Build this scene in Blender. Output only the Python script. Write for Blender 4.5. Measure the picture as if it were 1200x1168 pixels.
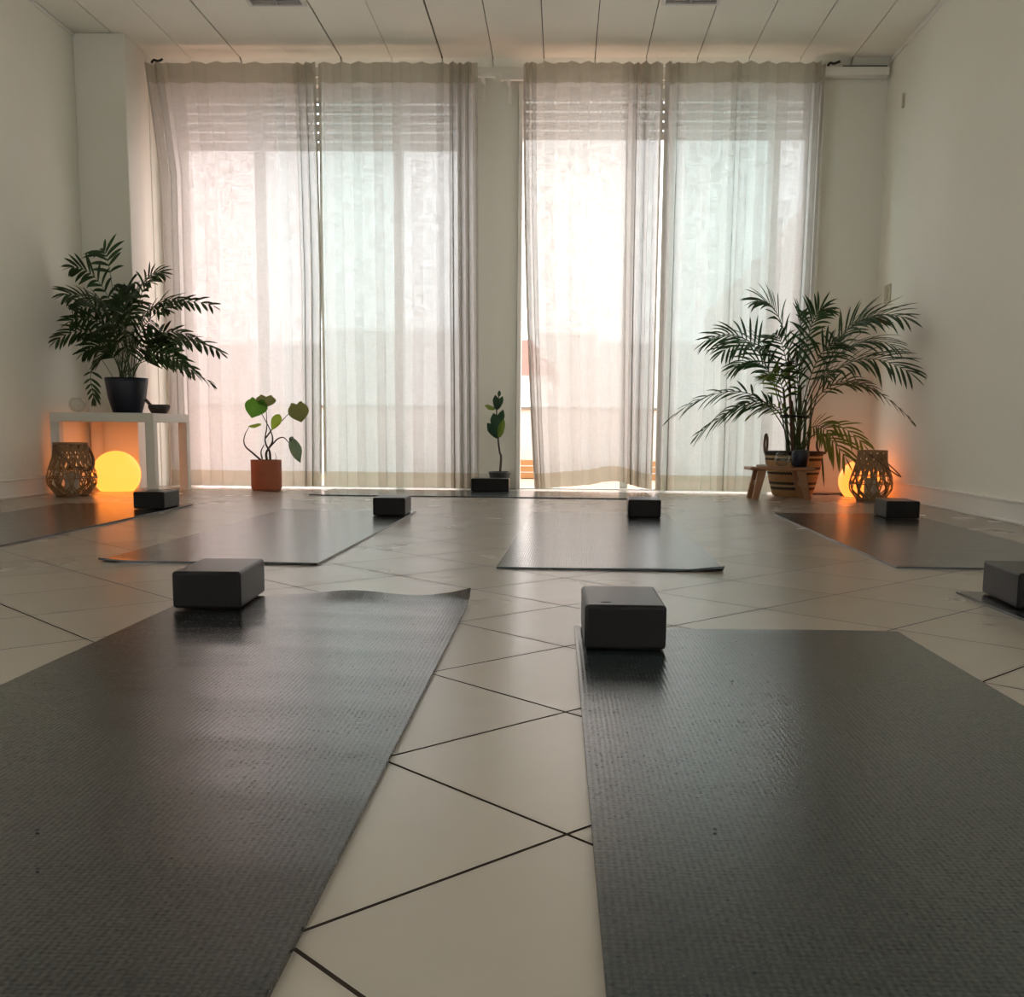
import bpy, bmesh, math, random
import numpy as np
from mathutils import Vector, Matrix
random.seed(7)
for o in list(bpy.data.objects): bpy.data.objects.remove(o)
SC = bpy.context.scene
COL = SC.collection
PI = math.pi

# ---------------------------------------------------------------- camera, sky, exposure
W_, H_ = 1200.0, 1168.0
FPX, CX, CY = 1213.3, 621.15, 657.17
PITCH, YAW, ROLL = math.radians(-7.208), math.radians(1.714), math.radians(0.566)
CAMH = 0.38
RM = Matrix.Rotation(YAW, 3, 'Z') @ Matrix.Rotation(PI/2+PITCH, 3, 'X') @ Matrix.Rotation(ROLL, 3, 'Z')
cam = bpy.data.cameras.new('camera'); camo = bpy.data.objects.new('camera', cam); COL.objects.link(camo)
M4 = RM.to_4x4(); M4.translation = Vector((0, 0, CAMH)); camo.matrix_world = M4
cam.sensor_fit = 'HORIZONTAL'; cam.sensor_width = 36.0
cam.lens = FPX/W_*36.0
cam.shift_x = (W_/2-CX)/W_
cam.shift_y = -(H_/2-CY)/W_
cam.clip_start = .02; cam.clip_end = 300
SC.camera = camo
CAMP = Vector((0, 0, CAMH))

world = bpy.data.worlds.new('sky'); SC.world = world; world.use_nodes = True
wn = world.node_tree; bgn = wn.nodes['Background']
bgn.inputs[0].default_value = (1.0, .992, .972, 1); bgn.inputs[1].default_value = 3.1
SC.view_settings.view_transform = 'Standard'; SC.view_settings.look = 'None'
SC.view_settings.exposure = 0.56; SC.view_settings.gamma = 1.0; SC.view_settings.use_curve_mapping = False

def P(px, py, Y):
    """point at depth Y of the room that lies on the line of sight of a photo position"""
    d = RM @ Vector(((px-CX)/FPX, -(py-CY)/FPX, -1))
    return CAMP + d*(Y/d.y)

# ---------------------------------------------------------------- materials
def new_mat(name):
    m = bpy.data.materials.new(name); m.use_nodes = True
    return m, m.node_tree, m.node_tree.nodes['Principled BSDF']
def N(t, kind, **kw):
    n = t.nodes.new(kind)
    for k, v in kw.items(): setattr(n, k, v)
    return n
def setin(n, d):
    for k, v in d.items():
        n.inputs[k].default_value = v
def coords(t, kind='Object', scale=(1, 1, 1), rot=(0, 0, 0), loc=(0, 0, 0)):
    tc = N(t, 'ShaderNodeTexCoord'); mp = N(t, 'ShaderNodeMapping')
    mp.inputs['Scale'].default_value = scale; mp.inputs['Rotation'].default_value = rot; mp.inputs['Location'].default_value = loc
    t.links.new(tc.outputs[kind], mp.inputs[0]); return mp.outputs[0]
def noise(t, vec, scale, detail=3, rough=.5):
    n = N(t, 'ShaderNodeTexNoise'); setin(n, {'Scale': scale, 'Detail': detail, 'Roughness': rough})
    t.links.new(vec, n.inputs['Vector']); return n.outputs['Fac']
def math_(t, op, a, b=None, clamp=False):
    n = N(t, 'ShaderNodeMath', operation=op, use_clamp=clamp)
    for i, v in enumerate((a, b)):
        if v is None: continue
        if hasattr(v, 'links'): t.links.new(v, n.inputs[i])
        else: n.inputs[i].default_value = v
    return n.outputs[0]
def mixc(t, fac, a, b):
    n = N(t, 'ShaderNodeMix', data_type='RGBA')
    for key, v in ((0, fac), (6, a), (7, b)):
        if hasattr(v, 'links'): t.links.new(v, n.inputs[key])
        else: n.inputs[key].default_value = v if key == 0 else (*v, 1)
    return n.outputs[2]
def bump(t, bs, h, strength, dist):
    b = N(t, 'ShaderNodeBump'); setin(b, {'Strength': strength, 'Distance': dist})
    t.links.new(h, b.inputs['Height']); t.links.new(b.outputs[0], bs.inputs['Normal']); return b

def simple(name, col, rough=.5, var=.12, nscale=20, bumps=.15, bdist=.002, spec=.5, metal=0.0, kind='Object', sc=(1, 1, 1)):
    m, t, bs = new_mat(name)
    v = coords(t, kind, sc)
    f = noise(t, v, nscale)
    a = tuple(c*(1-var) for c in col); b = tuple(min(1, c*(1+var)) for c in col)
    t.links.new(mixc(t, f, a, b), bs.inputs['Base Color'])
    setin(bs, {'Roughness': rough, 'Specular IOR Level': spec, 'Metallic': metal})
    if bumps: bump(t, bs, f, bumps, bdist)
    return m

MT = {}
def wall_mat():
    m, t, bs = new_mat('painted_plaster')
    v = coords(t)
    f1 = noise(t, v, 2.2, 4); f2 = noise(t, v, 90, 4, .6); f3 = noise(t, v, 28, 3)
    t.links.new(mixc(t, f1, (.86, .84, .735), (.90, .88, .785)), bs.inputs['Base Color'])
    h = math_(t, 'ADD', math_(t, 'MULTIPLY', f2, .6), f3)
    bump(t, bs, h, .35, .004); setin(bs, {'Roughness': .75, 'Specular IOR Level': .25})
    return m
MT['wall'] = wall_mat()
MT['wall_smooth'] = simple('smooth_paint', (.84, .82, .735), .7, .02, 3, .05)
MT['trim'] = simple('white_trim_paint', (.84, .82, .76), .45, .02, 6, .03)
MT['ceiling'] = simple('ceiling_panel', (.90, .885, .79), .6, .02, 4, .02)
MT['groove'] = simple('ceiling_groove', (.10, .09, .07), .8, .05, 4, 0)
def floor_mat():
    m, t, bs = new_mat('floor_tiles')
    tc = N(t, 'ShaderNodeTexCoord'); sp = N(t, 'ShaderNodeSeparateXYZ'); t.links.new(tc.outputs['Object'], sp.inputs[0])
    s2 = 1/math.sqrt(2); S = .3040
    u = math_(t, 'MULTIPLY', math_(t, 'ADD', sp.outputs[0], sp.outputs[1]), s2)
    w = math_(t, 'MULTIPLY', math_(t, 'SUBTRACT', sp.outputs[1], sp.outputs[0]), s2)
    un = math_(t, 'DIVIDE', math_(t, 'SUBTRACT', u, .369-20*S), S)
    wn_ = math_(t, 'DIVIDE', math_(t, 'SUBTRACT', w, .660-20*S), S)
    uf = math_(t, 'FRACT', un); wf = math_(t, 'FRACT', wn_)
    def edge(f): return math_(t, 'MINIMUM', f, math_(t, 'SUBTRACT', 1.0, f))
    e = math_(t, 'MINIMUM', edge(uf), edge(wf))
    mr = N(t, 'ShaderNodeMapRange', interpolation_type='SMOOTHSTEP'); setin(mr, {'From Min': .0058, 'From Max': .0100})
    t.links.new(e, mr.inputs['Value'])
    cb = N(t, 'ShaderNodeCombineXYZ'); t.links.new(math_(t, 'FLOOR', un), cb.inputs[0]); t.links.new(math_(t, 'FLOOR', wn_), cb.inputs[1])
    wh = N(t, 'ShaderNodeTexWhiteNoise', noise_dimensions='3D'); t.links.new(cb.outputs[0], wh.inputs['Vector'])
    v = coords(t)
    cl = noise(t, v, 9, 5, .6)
    base = mixc(t, cl, (.335, .285, .228), (.365, .31, .248))
    hs = N(t, 'ShaderNodeHueSaturation'); t.links.new(base, hs.inputs['Color'])
    t.links.new(math_(t, 'ADD', .95, math_(t, 'MULTIPLY', wh.outputs['Value'], .1)), hs.inputs['Value'])
    t.links.new(mixc(t, mr.outputs[0], (.035, .026, .02), hs.outputs[0]), bs.inputs['Base Color'])
    rr = math_(t, 'ADD', .22, math_(t, 'MULTIPLY', noise(t, v, 3, 2), .08))
    rr = math_(t, 'ADD', rr, math_(t, 'MULTIPLY', math_(t, 'SUBTRACT', 1.0, mr.outputs[0]), .4))
    t.links.new(rr, bs.inputs['Roughness']); setin(bs, {'IOR': 2.15}); t.links.new(math_(t, 'MULTIPLY', mr.outputs[0], .5), bs.inputs['Specular IOR Level'])
    tilt = math_(t, 'MULTIPLY', math_(t, 'SUBTRACT', wh.outputs['Value'], .5), 0.0)
    return m
MT['floor'] = floor_mat()
def mat_mat(name, c1, c2, ribx, riby):
    m, t, bs = new_mat(name)
    tc = N(t, 'ShaderNodeTexCoord'); sp = N(t, 'ShaderNodeSeparateXYZ'); t.links.new(tc.outputs['Object'], sp.inputs[0])
    wx = math_(t, 'SINE', math_(t, 'MULTIPLY', sp.outputs[0], 2*PI/ribx))
    wy = math_(t, 'SINE', math_(t, 'MULTIPLY', sp.outputs[1], 2*PI/riby))
    v = coords(t)
    h = math_(t, 'ADD', wx, math_(t, 'MULTIPLY', wy, .4))
    h = math_(t, 'ADD', h, math_(t, 'MULTIPLY', noise(t, v, 420, 2), 1.6))
    vs = coords(t, scale=(1, 5, 1))
    st = noise(t, vs, 5, 4, .6)
    big = noise(t, v, 3.5, 3)
    cc = mixc(t, big, c1, c2)
    pit = N(t, 'ShaderNodeMapRange'); setin(pit, {'From Min': .30, 'From Max': .55, 'To Min': .75, 'To Max': 1.0})
    t.links.new(noise(t, v, 300, 1), pit.inputs['Value'])
    mm = N(t, 'ShaderNodeMix', data_type='RGBA', blend_type='MULTIPLY'); mm.inputs[0].default_value = 1
    t.links.new(cc, mm.inputs[6]); t.links.new(pit.outputs[0], mm.inputs[7])
    t.links.new(mm.outputs[2], bs.inputs['Base Color'])
    pat = math_(t, 'ADD', math_(t, 'ADD', math_(t, 'MULTIPLY', wx, .34), math_(t, 'MULTIPLY', wy, .22)), math_(t, 'MULTIPLY', math_(t, 'SUBTRACT', noise(t, v, 260, 2), .5), 3.6))
    pat = math_(t, 'MULTIPLY', math_(t, 'ADD', pat, 1.0), .5, True)
    rr = math_(t, 'ADD', math_(t, 'ADD', .09, math_(t, 'MULTIPLY', st, .12)), math_(t, 'MULTIPLY', pat, .13)); t.links.new(rr, bs.inputs['Roughness'])
    setin(bs, {'IOR': 1.72})
    t.links.new(math_(t, 'ADD', .22, math_(t, 'MULTIPLY', math_(t, 'SUBTRACT', 1.0, pat), .75)), bs.inputs['Specular IOR Level'])
    h = math_(t, 'ADD', h, math_(t, 'MULTIPLY', st, 2.0))
    bump(t, bs, h, .07, .0006)
    return m
MT['mat_grey'] = mat_mat('grey_blue_mat_foam', (.011, .013, .015), (.015, .018, .020), .0065, .0052)
MT['mat_teal'] = mat_mat('teal_grey_mat_foam', (.010, .018, .020), (.015, .024, .026), .0062, .0062)
MT['mat_blue'] = mat_mat('slate_blue_mat_foam', (.028, .042, .054), (.036, .052, .064), .0065, .0052)
MT['block'] = simple('black_block_foam', (.014, .013, .013), .30, .2, 160, .06, .0003, .12)
MT['block_logo'] = simple('debossed_mark', (.012, .011, .010), .6, .05, 50, 0)
MT['lacquer'] = simple('white_lacquer', (.70, .665, .59), .35, .02, 6, .02)
MT['navy'] = simple('navy_glazed_pot', (.007, .011, .026), .45, .15, 30, .05)
MT['darkpot'] = simple('dark_grey_pot', (.045, .048, .048), .5, .15, 30, .05)
MT['soil'] = simple('potting_soil', (.04, .025, .015), .95, .4, 80, .8, .006)
MT['terracotta'] = simple('terracotta', (.42, .115, .055), .6, .12, 25, .1)
MT['stone'] = simple('dark_stone_bowl', (.06, .05, .042), .6, .25, 60, .2)
MT['black_plastic'] = simple('black_plastic', (.012, .012, .012), .5, .1, 30, 0)
MT['white_plastic'] = simple('white_plastic', (.75, .74, .70), .4, .03, 30, 0)
MT['aged_plastic'] = simple('aged_cream_plastic', (.50, .46, .33), .45, .05, 30, 0)
MT['stake'] = simple('brown_stake', (.11, .055, .035), .8, .2, 40, .3)
MT['wax'] = simple('pale_candle_wax', (.62, .55, .44), .5, .05, 20, 0)
MT['metal'] = simple('grey_louvre_metal', (.32, .31, .29), .4, .05, 20, 0, metal=.4)
def wood(name, c1, c2, sc=(1, 12, 12), rough=.4):
    m, t, bs = new_mat(name)
    v = coords(t, scale=sc); f = noise(t, v, 6, 5, .6)
    t.links.new(mixc(t, f, c1, c2), bs.inputs['Base Color']); setin(bs, {'Roughness': rough}); bump(t, bs, f, .15, .001)
    return m
MT['wood'] = wood('oiled_stool_wood', (.22, .085, .035), (.40, .19, .085))
MT['bamboo'] = wood('split_bamboo', (.20, .10, .042), (.36, .205, .09), (8, 8, 8), .5)
MT['bamboo_dark'] = wood('dark_bamboo_strap', (.11, .055, .028), (.20, .10, .05), (8, 8, 8), .5)
def basket_mat():
    m, t, bs = new_mat('woven_striped_straw')
    tc = N(t, 'ShaderNodeTexCoord'); sp = N(t, 'ShaderNodeSeparateXYZ'); t.links.new(tc.outputs['Object'], sp.inputs[0])
    z = sp.outputs[2]
    v = coords(t)
    zz = math_(t, 'ADD', z, math_(t, 'MULTIPLY', math_(t, 'SINE', math_(t, 'MULTIPLY', math_(t, 'ARCTAN2', sp.outputs[1], sp.outputs[0]), 60.0)), .0035))
    cr = N(t, 'ShaderNodeValToRGB'); cr.color_ramp.interpolation = 'CONSTANT'
    t.links.new(math_(t, 'DIVIDE', zz, .27), cr.inputs[0])
    tan = (.50, .27, .12, 1); dk = (.02, .016, .014, 1); lt = (.62, .42, .22, 1)
    els = cr.color_ramp.elements
    els[0].position = 0; els[0].color = tan; els[1].position = .16; els[1].color = dk
    for p, c in ((.22, lt), (.27, dk), (.33, tan), (.50, dk), (.55, lt), (.60, dk), (.66, tan), (.80, dk), (.85, lt), (.90, dk)):
        e = els.new(p); e.color = c
    f = noise(t, v, 60)
    hs = N(t, 'ShaderNodeHueSaturation'); t.links.new(cr.outputs[0], hs.inputs['Color']); t.links.new(math_(t, 'ADD', .7, math_(t, 'MULTIPLY', f, .6)), hs.inputs['Value'])
    t.links.new(hs.outputs[0], bs.inputs['Base Color']); setin(bs, {'Roughness': .8})
    h = math_(t, 'SINE', math_(t, 'MULTIPLY', z, 2*PI/.009)); bump(t, bs, h, .8, .002)
    return m
MT['basket'] = basket_mat()
def leaf_mat(name, c1, c2, trans=.35, rough=.4):
    m, t, bs = new_mat(name)
    v = coords(t); f = noise(t, v, 12, 3)
    col = mixc(t, f, c1, c2); t.links.new(col, bs.inputs['Base Color']); setin(bs, {'Roughness': rough, 'Specular IOR Level': .4})
    tr = N(t, 'ShaderNodeBsdfTranslucent'); t.links.new(mixc(t, f, tuple(c*1.6 for c in c1), tuple(c*1.6 for c in c2)), tr.inputs[0])
    mx = N(t, 'ShaderNodeMixShader'); mx.inputs[0].default_value = trans
    out = t.nodes['Material Output']; t.links.new(bs.outputs[0], mx.inputs[1]); t.links.new(tr.outputs[0], mx.inputs[2]); t.links.new(mx.outputs[0], out.inputs[0])
    return m
MT['palm_dark'] = leaf_mat('dark_palm_leaf', (.014, .034, .012), (.035, .075, .022), .3)
MT['palm'] = leaf_mat('areca_leaf', (.018, .05, .024), (.045, .10, .035), .35)
MT['palm_light'] = leaf_mat('areca_leaf_yellowish', (.07, .12, .02), (.14, .19, .04), .4)
MT['stem_green'] = simple('green_stem', (.05, .085, .025), .5, .3, 30, .1)
MT['stem_brown'] = simple('brown_stem', (.055, .038, .03), .7, .3, 60, .3)
MT['heart_green'] = leaf_mat('bright_heart_leaf', (.06, .16, .015), (.10, .24, .03), .5)
MT['heart_lime'] = leaf_mat('lime_leaf', (.20, .30, .02), (.30, .40, .05), .5)
MT['heart_olive'] = leaf_mat('olive_leaf', (.11, .12, .035), (.17, .18, .06), .4)
MT['heart_grey'] = leaf_mat('grey_green_leaf_back', (.10, .15, .09), (.16, .22, .14), .4)
MT['fig'] = leaf_mat('dark_fig_leaf', (.015, .040, .022), (.03, .07, .035), .25)
MT['fig_light'] = leaf_mat('light_fig_leaf', (.09, .13, .015), (.14, .19, .03), .4)
def glass(name, tint, rough=0.0, gl=.06):
    m, t, bs = new_mat(name); t.nodes.remove(bs)
    v = coords(t); f = noise(t, v, 1.5)
    tr = N(t, 'ShaderNodeBsdfTransparent'); t.links.new(mixc(t, f, tint, tuple(min(1, c*1.015) for c in tint)), tr.inputs[0])
    g = N(t, 'ShaderNodeBsdfGlossy'); setin(g, {'Roughness': rough})
    lw = N(t, 'ShaderNodeLayerWeight'); lw.inputs[0].default_value = .3
    fr = math_(t, 'ADD', gl*.5, math_(t, 'MULTIPLY', lw.outputs['Fresnel'], gl*4), True)
    mx = N(t, 'ShaderNodeMixShader'); t.links.new(fr, mx.inputs[0]); t.links.new(tr.outputs[0], mx.inputs[1]); t.links.new(g.outputs[0], mx.inputs[2])
    t.links.new(mx.outputs[0], t.nodes['Material Output'].inputs[0]); return m
MT['glass_rose'] = glass('faint_rose_pane', (1.0, .94, .945), gl=.02)
MT['glass_clear'] = glass('clear_pane', (.93, .95, .975), gl=.02)
MT['glass_green'] = glass('green_tinted_pane', (.79, .895, .90), gl=.02)
MT['glass_ware'] = glass('thin_glassware', (.95, .96, .95), .02, .05)
def curtain_mat(name, tmin, tmax, col, tcol, diff=.35):
    m, t, bs = new_mat(name); t.nodes.remove(bs)
    v1 = coords(t, scale=(1, 1, .10)); v2 = coords(t, scale=(.10, 1, 1))
    a = noise(t, v1, 95, 3, .7); b = noise(t, v2, 95, 3, .7); c = noise(t, coords(t), 16, 4, .6)
    s = math_(t, 'ADD', math_(t, 'MULTIPLY', math_(t, 'ADD', a, b), .5), math_(t, 'MULTIPLY', math_(t, 'SUBTRACT', c, .5), .25))
    mr = N(t, 'ShaderNodeMapRange'); setin(mr, {'From Min': .38, 'From Max': .62, 'To Min': tmin, 'To Max': tmax})
    t.links.new(s, mr.inputs['Value'])
    tp = N(t, 'ShaderNodeBsdfTransparent'); tp.inputs[0].default_value = (1, 1, 1, 1)
    tl = N(t, 'ShaderNodeBsdfTranslucent'); df = N(t, 'ShaderNodeBsdfDiffuse')
    tl.inputs[0].default_value = (*tcol, 1); df.inputs[0].default_value = (*col, 1)
    m1 = N(t, 'ShaderNodeMixShader'); m1.inputs[0].default_value = 1-diff
    t.links.new(df.outputs[0], m1.inputs[1]); t.links.new(tl.outputs[0], m1.inputs[2])
    m2 = N(t, 'ShaderNodeMixShader'); t.links.new(mr.outputs[0], m2.inputs[0])
    t.links.new(m1.outputs[0], m2.inputs[1]); t.links.new(tp.outputs[0], m2.inputs[2])
    t.links.new(m2.outputs[0], t.nodes['Material Output'].inputs[0]); return m
MT['sheer'] = curtain_mat('sheer_linen', .02, .115, (.93, .91, .86), (.56, .548, .535), .33)
MT['sheer_double'] = curtain_mat('folded_linen_hem', .01, .06, (.66, .60, .50), (.52, .455, .355), .45)
MT['tape'] = curtain_mat('curtain_header_tape', .01, .06, (.68, .65, .56), (.42, .40, .33), .5)
def emit(name, col, s):
    m, t, bs = new_mat(name)
    v = coords(t); f = noise(t, v, 2)
    t.links.new(mixc(t, f, col, tuple(c*1.03 for c in col)), bs.inputs['Emission Color']); setin(bs, {'Emission Strength': s, 'Roughness': .35, 'Base Color': (.25, .2, .1, 1)})
    return m
MT['glow'] = emit('glowing_globe_shade', (1.8, .45, .058), 1.0)
MT['glow_dim'] = emit('glowing_globe_shade_amber', (1.8, .38, .05), 1.0)
MT['shutter'] = simple('shutter_slats', (.62, .56, .48), .6, .03, 8, .02)
MT['frame'] = simple('window_frame_lacquer', (.66, .65, .60), .45, .02, 8, .02)
MT['terrace'] = simple('terrace_tile', (.70, .36, .24), .7, .1, 6, .1)
MT['ext_white'] = simple('exterior_render', (.88, .83, .80), .9, .04, 2, .1)
MT['ext_pink'] = simple('pink_exterior_render', (.72, .58, .54), .9, .05, 2, .1)
MT['ext_grey'] = simple('grey_exterior_render', (.80, .79, .77), .9, .05, 2, .1)
MT['roof_red'] = simple('red_roof_tiles', (.34, .09, .065), .8, .2, 3, .1)
MT['deck'] = wood('planter_boards', (.36, .20, .08), (.55, .34, .14), (1, 10, 10), .7)
MT['threshold'] = simple('pale_marble_sill', (.80, .78, .72), .3, .04, 8, .02)

# ---------------------------------------------------------------- builders
def link(name, bm, mat, parent=None, smooth=False):
    me = bpy.data.meshes.new(name); bmesh.ops.recalc_face_normals(bm, faces=bm.faces)
    if smooth:
        for f in bm.faces: f.smooth = True
    bm.to_mesh(me); bm.free()
    o = bpy.data.objects.new(name, me)
    for m in (mat if isinstance(mat, (list, tuple)) else [mat]): me.materials.append(m)
    COL.objects.link(o)
    if parent: o.parent = parent
    return o
def tag(o, label, cat, group=None, kind=None):
    if label: o['label'] = label
    if cat: o['category'] = cat
    if group: o['group'] = group
    if kind: o['kind'] = kind
    return o
def empty(name, label, cat, loc=(0, 0, 0), rz=0, group=None):
    o = bpy.data.objects.new(name, None); COL.objects.link(o); o.location = loc; o.rotation_euler = (0, 0, rz)
    o.empty_display_size = .05
    return tag(o, label, cat, group)
def struct(name, bm, mat, label, cat, smooth=False):
    o = link(name, bm, mat, None, smooth); return tag(o, label, cat, None, 'structure')
def box(bm, x0, x1, y0, y1, z0, z1, mi=0):
    vs = [bm.verts.new((x, y, z)) for x in (x0, x1) for y in (y0, y1) for z in (z0, z1)]
    for q in ((0, 1, 3, 2), (4, 6, 7, 5), (0, 4, 5, 1), (2, 3, 7, 6), (0, 2, 6, 4), (1, 5, 7, 3)):
        f = bm.faces.new([vs[i] for i in q]); f.material_index = mi
    return vs
def bbox(x0, x1, y0, y1, z0, z1, bev=0, seg=2):
    bm = bmesh.new(); box(bm, x0, x1, y0, y1, z0, z1)
    if bev: bmesh.ops.bevel(bm, geom=list(bm.edges), offset=bev, segments=seg, profile=.5, affect='EDGES')
    return bm
def hexa(bm, bot, top):
    """a board between two quads"""
    a = [bm.verts.new(p) for p in bot]; b = [bm.verts.new(p) for p in top]
    bm.faces.new(a[::-1]); bm.faces.new(b)
    for i in range(4): bm.faces.new((a[i], a[(i+1) % 4], b[(i+1) % 4], b[i]))
def lathe(bm, prof, n=40, cx=0, cy=0, close=False):
    rings = []
    for r, z in prof:
        if r < 1e-5: rings.append([bm.verts.new((cx, cy, z))])
        else: rings.append([bm.verts.new((cx+r*math.cos(2*PI*i/n), cy+r*math.sin(2*PI*i/n), z)) for i in range(n)])
    for a, b in zip(rings, rings[1:]):
        for i in range(n):
            j = (i+1) % n
            va = [a[0]] if len(a) == 1 else [a[i], a[j]]
            vb = [b[0]] if len(b) == 1 else [b[j], b[i]]
            if len(va)+len(vb) >= 3: bm.faces.new(va+vb)
def tube(bm, pts, rad, n=6, flat=1.0, closed=False, up=None):
    """round or flattened tube along points; rad is a number or a list"""
    pts = [Vector(p) for p in pts]; L = len(pts)
    if not hasattr(rad, '__len__'): rad = [rad]*L
    rings = []; prev = None
    for i, p in enumerate(pts):
        if closed: t = pts[(i+1) % L]-pts[i-1]
        else: t = pts[min(i+1, L-1)]-pts[max(i-1, 0)]
        t.normalize()
        if up is not None: a = Vector(up(p) if callable(up) else up)
        else: a = prev if prev is not None else (Vector((0, 0, 1)) if abs(t.z) < .9 else Vector((1, 0, 0)))
        a = a-t*a.dot(t)
        if a.length < 1e-6: a = t.orthogonal()
        a.normalize(); b = t.cross(a); prev = a
        rings.append([bm.verts.new(p+a*math.cos(2*PI*k/n)*rad[i]*flat+b*math.sin(2*PI*k/n)*rad[i]) for k in range(n)])
    R = range(L) if closed else range(L-1)
    for i in R:
        A, B = rings[i], rings[(i+1) % L]
        for k in range(n): bm.faces.new((A[k], A[(k+1) % n], B[(k+1) % n], B[k]))
    if not closed: bm.faces.new(rings[0][::-1]); bm.faces.new(rings[-1])
def bez(p0, p1, p2, t): return p0*(1-t)**2+p1*2*t*(1-t)+p2*t*t
def smoothpts(pts, k=6):
    """Catmull-Rom through the points"""
    pts = [Vector(p) for p in pts]; q = [pts[0]*2-pts[1]]+pts+[pts[-1]*2-pts[-2]]; out = []
    for i in range(1, len(q)-2):
        for j in range(k):
            t = j/k; a, b, c, d = q[i-1], q[i], q[i+1], q[i+2]
            out.append(.5*((2*b)+(c-a)*t+(2*a-5*b+4*c-d)*t*t+(3*b-a-3*c+d)*t**3))
    out.append(pts[-1]); return out

# ---------------------------------------------------------------- room shell
XL, XR, YW, YB, ZC = -2.875, 1.965, 6.73, -1.8, 2.64
bm = bmesh.new(); box(bm, XL-.2, XR+.2, YB-.2, YW+.02, -.12, 0)
struct('floor', bm, MT['floor'], 'beige ceramic tiles laid diagonally with dark grout', 'floor')
SWa, SWb, SWz, SWt = -1.65, .15, .25, 2.5      # openings for added, unseen side windows that let in extra sky light
def side_wall(name, xa, xb, label):
    bm = bmesh.new()
    box(bm, xa, xb, YB-.2, SWa, -.1, ZC+.2); box(bm, xa, xb, SWb, YW+.25, -.1, ZC+.2)
    box(bm, xa, xb, SWa, SWb, -.1, SWz); box(bm, xa, xb, SWa, SWb, SWt, ZC+.2)
    return struct(name, bm, MT['wall'], label, 'wall')
side_wall('wall_left', XL-.2, XL, 'textured white wall on the left')
side_wall('wall_right', XR, XR+.2, 'textured white wall on the right')
struct('wall_back', bbox(XL, XR, YB-.2, YB, -.1, ZC+.2), MT['wall'], 'wall behind the viewpoint', 'wall')
PX1, PY0 = -2.575, 6.26
struct('wall_pillar', bbox(XL, PX1, PY0, YW+.2, 0, ZC, .004, 1), MT['wall_smooth'], 'white square pillar in the left corner behind the palm', 'pillar')
# window wall with two tall openings
WT = .22
W1a, W1b = -2.46, P(540, 300, YW).x
W2a, W2b = P(606, 300, YW).x, P(952, 300, YW).x
ZO = 2.50
bm = bmesh.new()
box(bm, PX1, W1a, YW, YW+WT, 0, ZC+.1)
box(bm, W1a, W1b, YW, YW+WT, ZO, ZC+.1)
box(bm, W1b, W2a, YW, YW+WT, 0, ZC+.1)
box(bm, W2a, W2b, YW, YW+WT, ZO, ZC+.1)
box(bm, W2b, XR, YW, YW+WT, 0, ZC+.1)
struct('wall_front', bm, MT['wall_smooth'], 'white wall around the two tall windows', 'wall')
# ceiling of long boards, grooves between them are real gaps over a dark backing
gx = [-2.645+.3125*k for k in range(-1, 16)]
gw = {0: .006, 1: .0028, 2: .007, 3: .0008, 4: .007, 5: .0028, 6: .007, 7: .004, 8: .004, 9: .004, 10: .004, 11: .004, 12: .004, 13: .004}
bm = bmesh.new(); xs = [XL]
edges_ = [XL]
gaps = []
for i, k in enumerate(range(0, 15)):
    x = -2.645+.3125*k
    if x < XR-.05: gaps.append((x, gw.get(k, .004)))
a = XL
YE = 6.665
gaps = [(x, w*1.35) for x, w in gaps]
for x, w in gaps+[(XR+.01, 0)]:
    b = min(x-w/2, XR)
    box(bm, a, b, YB, YE, ZC, ZC+.012)
    hexa(bm, [(a, YE, ZC), (b, YE, ZC), (b, YE, ZC+.012), (a, YE, ZC+.012)], [(a, YW-.005, ZC-.038), (b, YW-.005, ZC-.038), (b, YW, ZC-.026), (a, YW, ZC-.026)])
    a = x+w/2
n0 = len(bm.faces)
box(bm, XL, XR, YB, YW, ZC+.016, ZC+.1, 1)
struct('ceiling', bm, [MT['ceiling'], MT['groove']], 'ceiling of long white boards running towards the windows', 'ceiling')
def baseboard(name, x0, x1, y0, y1, d, label):
    bm = bmesh.new()
    dx, dy = d; t = .012
    box(bm, min(x0, x1+dx*t), max(x0, x1+dx*t), min(y0, y1+dy*t), max(y0, y1+dy*t), 0, .088)
    t = .018
    box(bm, min(x0, x1+dx*t), max(x0, x1+dx*t), min(y0, y1+dy*t), max(y0, y1+dy*t), .088, .100)
    box(bm, min(x0, x1+dx*.016), max(x0, x1+dx*.016), min(y0, y1+dy*.016), max(y0, y1+dy*.016), 0, .012)
    bmesh.ops.bevel(bm, geom=list(bm.edges), offset=.002, segments=1, affect='EDGES')
    return struct(name, bm, MT['trim'], label, 'baseboard')
baseboard('baseboard_left', XL, XL, YB, PY0, (1, 0), 'white moulded baseboard along the left wall')
baseboard('baseboard_right', XR, XR, YB, YW, (-1, 0), 'white moulded baseboard along the right wall')
baseboard('baseboard_pillar', XL+.02, PX1, PY0, PY0, (0, -1), 'white baseboard at the foot of the corner pillar')
baseboard('baseboard_column', W1b, W2a-.035, YW, YW, (0, -1), 'white baseboard on the column between the windows')
baseboard('baseboard_front', W2b+.02, XR-.02, YW, YW, (0, -1), 'white baseboard right of the right window')
struct('trim_1', bbox(PX1, P(181, 300, 6.6).x, 6.60, YW, 0, ZC-.03, .004, 1), MT['wall_smooth'], 'pale plaster strip beside the left curtain', 'trim')
struct('trim_2', bbox(P(606.5, 300, 6.70).x, P(611.5, 300, 6.70).x, 6.69, 6.80, 0, ZO, .003, 1), MT['trim'], 'pale door jamb at the left edge of the right window', 'trim')
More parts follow.
